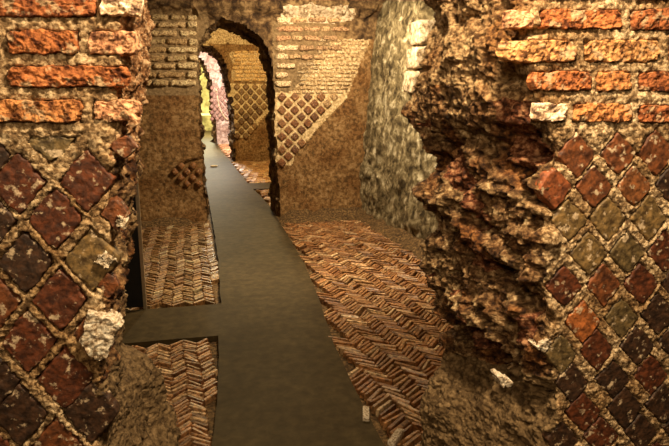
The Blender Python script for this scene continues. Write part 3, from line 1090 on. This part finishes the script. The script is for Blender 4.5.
# white quoin blocks on the side wall's broken edge
VV, FF, base = [], [], 0
rq = np.random.RandomState(3)
for (ya, yb) in [(20, 44), (47, 68), (71, 93)]:
    zc = lambda y: PY(411, y, YQ0)[1]
    z1_, z0_ = zc(ya), zc(yb)
    n = 9
    s, t, w = np.meshgrid(np.linspace(-1, 1, n), np.linspace(-1, 1, n), np.linspace(-1, 1, n), indexing='ij')
    idx = np.arange(n ** 3).reshape(n, n, n)
    pts = np.stack([s.ravel(), t.ravel(), w.ravel()], 1)
    xq = XSW(YQ0) + .065 * ((z0_ + z1_) / 2) ** 1.3
    P = pts * np.array([.10, .16, (z1_ - z0_) / 2]) * (1 - .05 * (np.abs(pts) ** 4).sum(1, keepdims=True) / 3)
    P += np.array([xq + .03 + rq.normal() * .01, YQ0 + .06, (z0_ + z1_) / 2])
    P += .02 * np.stack([fbm(P, 9, 3), fbm(P, 9, 3, off=4), fbm(P, 9, 3, off=8)], 1)
    for ax in range(3):
        for e in (0, n - 1):
            sl = np.take(idx, e, axis=ax)
            f = np.stack([sl[:-1, :-1], sl[1:, :-1], sl[1:, 1:], sl[:-1, 1:]], -1).reshape(-1, 4)
            if (e == 0) ^ (ax == 1):
                f = f[:, ::-1]
            FF.append(f + base)
    VV.append(P)
    base += len(P)
o = build('quoin_blocks', np.concatenate(VV), np.concatenate(FF), M_white, sw)
o['label'] = 'three pale stacked blocks on the broken edge'


# ------------------------------------------------------------------ ceilings
def ceiling(name, x0, x1, y0, y1, z, mt, st, seed, amp=.08):
    xs, ys = axis_lin(x0, x1, st), axis_lin(y0, y1, st)
    X, Y = np.meshgrid(xs, ys, indexing='ij')
    P = np.stack([X.ravel(), Y.ravel(), np.full(X.size, z)], 1)
    P[:, 2] -= amp * fbm(P, 2, 4, off=seed) * 1.5
    o = build(name, P, gridfaces(len(xs), len(ys), flip=True), mt)
    return struct(o)


ceiling('ceiling', -3, 3.4, 1.1, YM + .7, 3.12, M_rock, .06, 1)
ceiling('ceiling_second_room', -3, 3.4, YM + .4, Y3 + 1.3, 3.9, M_rock, .12, 2)
ceiling('ceiling_third_room', -4, 4, Y3 + .3, Y4 + 1, 4.5, M_rock, .15, 3)
ceiling('ceiling_end_room', -6, 6, Y4 + .3, Y5 + .5, 5.5, M_rock, .2, 4)

# ------------------------------------------------------------------ things
M_black = mat('matt_black_board', [(.3, (.006, .005, .004)), (.7, (.012, .010, .008))], scale=10, rough=.7, bump=.1)
M_metal = mat('brushed_pale_metal', [(.3, (.45, .38, .28)), (.7, (.62, .53, .40))], scale=40, rough=.35, bump=.1)
M_metal.node_tree.nodes['Principled BSDF'].inputs['Metallic'].default_value = .8


def box(name, lo, hi, mt, parent, bev=.002, label=None):
    x0, y0, z0 = lo
    x1, y1, z1 = hi
    V = [(x, y, z) for x in (x0, x1) for y in (y0, y1) for z in (z0, z1)]
    Fq = [(0, 1, 3, 2), (4, 6, 7, 5), (0, 4, 5, 1), (2, 3, 7, 6), (0, 2, 6, 4), (1, 5, 7, 3)]
    o = build(name, V, Fq, mt, parent, smooth=False)
    if bev:
        md = o.modifiers.new('bevel', 'BEVEL')
        md.width = bev
        md.segments = 2
    if label:
        o['label'] = label
    return o


bx, by = G(145.5, 310)
t = bpy.data.objects.new('information_board', None)
sc.collection.objects.link(t)
t.location = (bx, by, .0)
tag(t, 'tall black board with a thin pale metal edge behind the left wall', 'board')
box('panel', (-.62, -.012, .03), (-.012, .012, 1.10), M_black, t)
box('metal_edge', (-.012, -.016, 0), (.012, .016, 1.12), M_metal, t, label='thin pale metal edge')
box('metal_edge', (-.644, -.016, 0), (-.62, .016, 1.12), M_metal, t, label='thin pale metal edge')


def lump(name, px, py, size, mt, label, cat, group=None, rot=0., seed=0, z=.012, flat=.0):
    n = 9
    s, tt, w = np.meshgrid(*[np.linspace(-1, 1, n)] * 3, indexing='ij')
    idx = np.arange(n ** 3).reshape(n, n, n)
    P = np.stack([s.ravel(), tt.ravel(), w.ravel()], 1)
    sph = P / (np.linalg.norm(P, axis=1, keepdims=True) + 1e-9) * np.abs(P).max(1, keepdims=True)
    k = .25 if flat else .75
    P = P * (1 - k) + sph * k * 1.15
    P = P * np.array(size) / 2
    P += min(size) * .12 * np.stack([fbm(P + seed, 40, 3), fbm(P + seed, 40, 3, off=4), fbm(P + seed, 40, 3, off=8)], 1)
    P[:, 2] -= P[:, 2].min()
    ca, sa = math.cos(rot), math.sin(rot)
    P[:, :2] = P[:, :2] @ np.array([[ca, sa], [-sa, ca]])
    FF = []
    for ax in range(3):
        for e in (0, n - 1):
            sl = np.take(idx, e, axis=ax)
            f = np.stack([sl[:-1, :-1], sl[1:, :-1], sl[1:, 1:], sl[:-1, 1:]], -1).reshape(-1, 4)
            if (e == 0) ^ (ax == 1):
                f = f[:, ::-1]
            FF.append(f)
    F_ = np.concatenate(FF)
    used = np.unique(F_)
    rm = -np.ones(n ** 3, int)
    rm[used] = np.arange(len(used))
    o = build(name, P[used], rm[F_], mt)
    x, y = G(px, py, z)
    o.location = (x, y, z)
    tag(o, label, cat, group)
    return o


lump('loose_brick', 366, 417, (.11, .035, .03), M_travertine, 'pale loose brick lying at the right edge of the walkway, slightly further in', 'brick', None, math.radians(75), 1, .004, 1)
lump('loose_brick', 396, 441, (.13, .035, .03), M_travertine, 'pale loose brick at the bottom of the view, nearest the torn right wall', 'brick', None, math.radians(50), 2, .004, 1)
lump('stone_chip', 214, 167, (.16, .10, .04), M_travertine, 'small pale stone chip lying on the walkway beyond the middle doorway', 'stone', None, 0, 3)

# cable hanging on the rosy wall
pts = np.array([(216, 88), (217.5, 97), (219, 106), (221.5, 112), (224.5, 117), (228, 120)], float)
tt = np.linspace(0, len(pts) - 1, 30)
V = []
for x, y in zip(np.interp(tt, np.arange(len(pts)), pts[:, 0]), np.interp(tt, np.arange(len(pts)), pts[:, 1])):
    X_, Z_ = PY(x, y, Y4 - .05)
    for k in range(8):
        a_ = k * math.pi / 4
        V.append((X_ + .024 * math.cos(a_), Y4 - .05 + .024 * math.sin(a_), Z_ + .012 * math.cos(a_)))
Fc = [(i * 8 + k, i * 8 + (k + 1) % 8, i * 8 + 8 + (k + 1) % 8, i * 8 + 8 + k) for i in range(29) for k in range(8)]
o = build('hanging_cable', V, np.array(Fc), M_white)
tag(o, 'thin white cable curving down the rosy far wall', 'cable')

# rail in the end room
M_rail = mat('pale_yellow_rail', [(.3, (.55, .5, .25)), (.7, (.75, .7, .4))], scale=10, bump=.1, rough=.5)
t = bpy.data.objects.new('handrail', None)
sc.collection.objects.link(t)
yr = Y5 - 2.2
t.location = (0, yr, 0)
tag(t, 'pale horizontal handrail across the yellow green end room', 'handrail')
zr = PY(204, 114.5, yr)[1]
box('top_rail', (-2.2, -.03, zr - .05), (1.6, .03, zr + .05), M_rail, t, .01)
for xx in (-2.1, -.9, 1.5):
    box('post', (xx - .03, -.03, -.03), (xx + .03, .03, zr - .05), M_rail, t, .01)
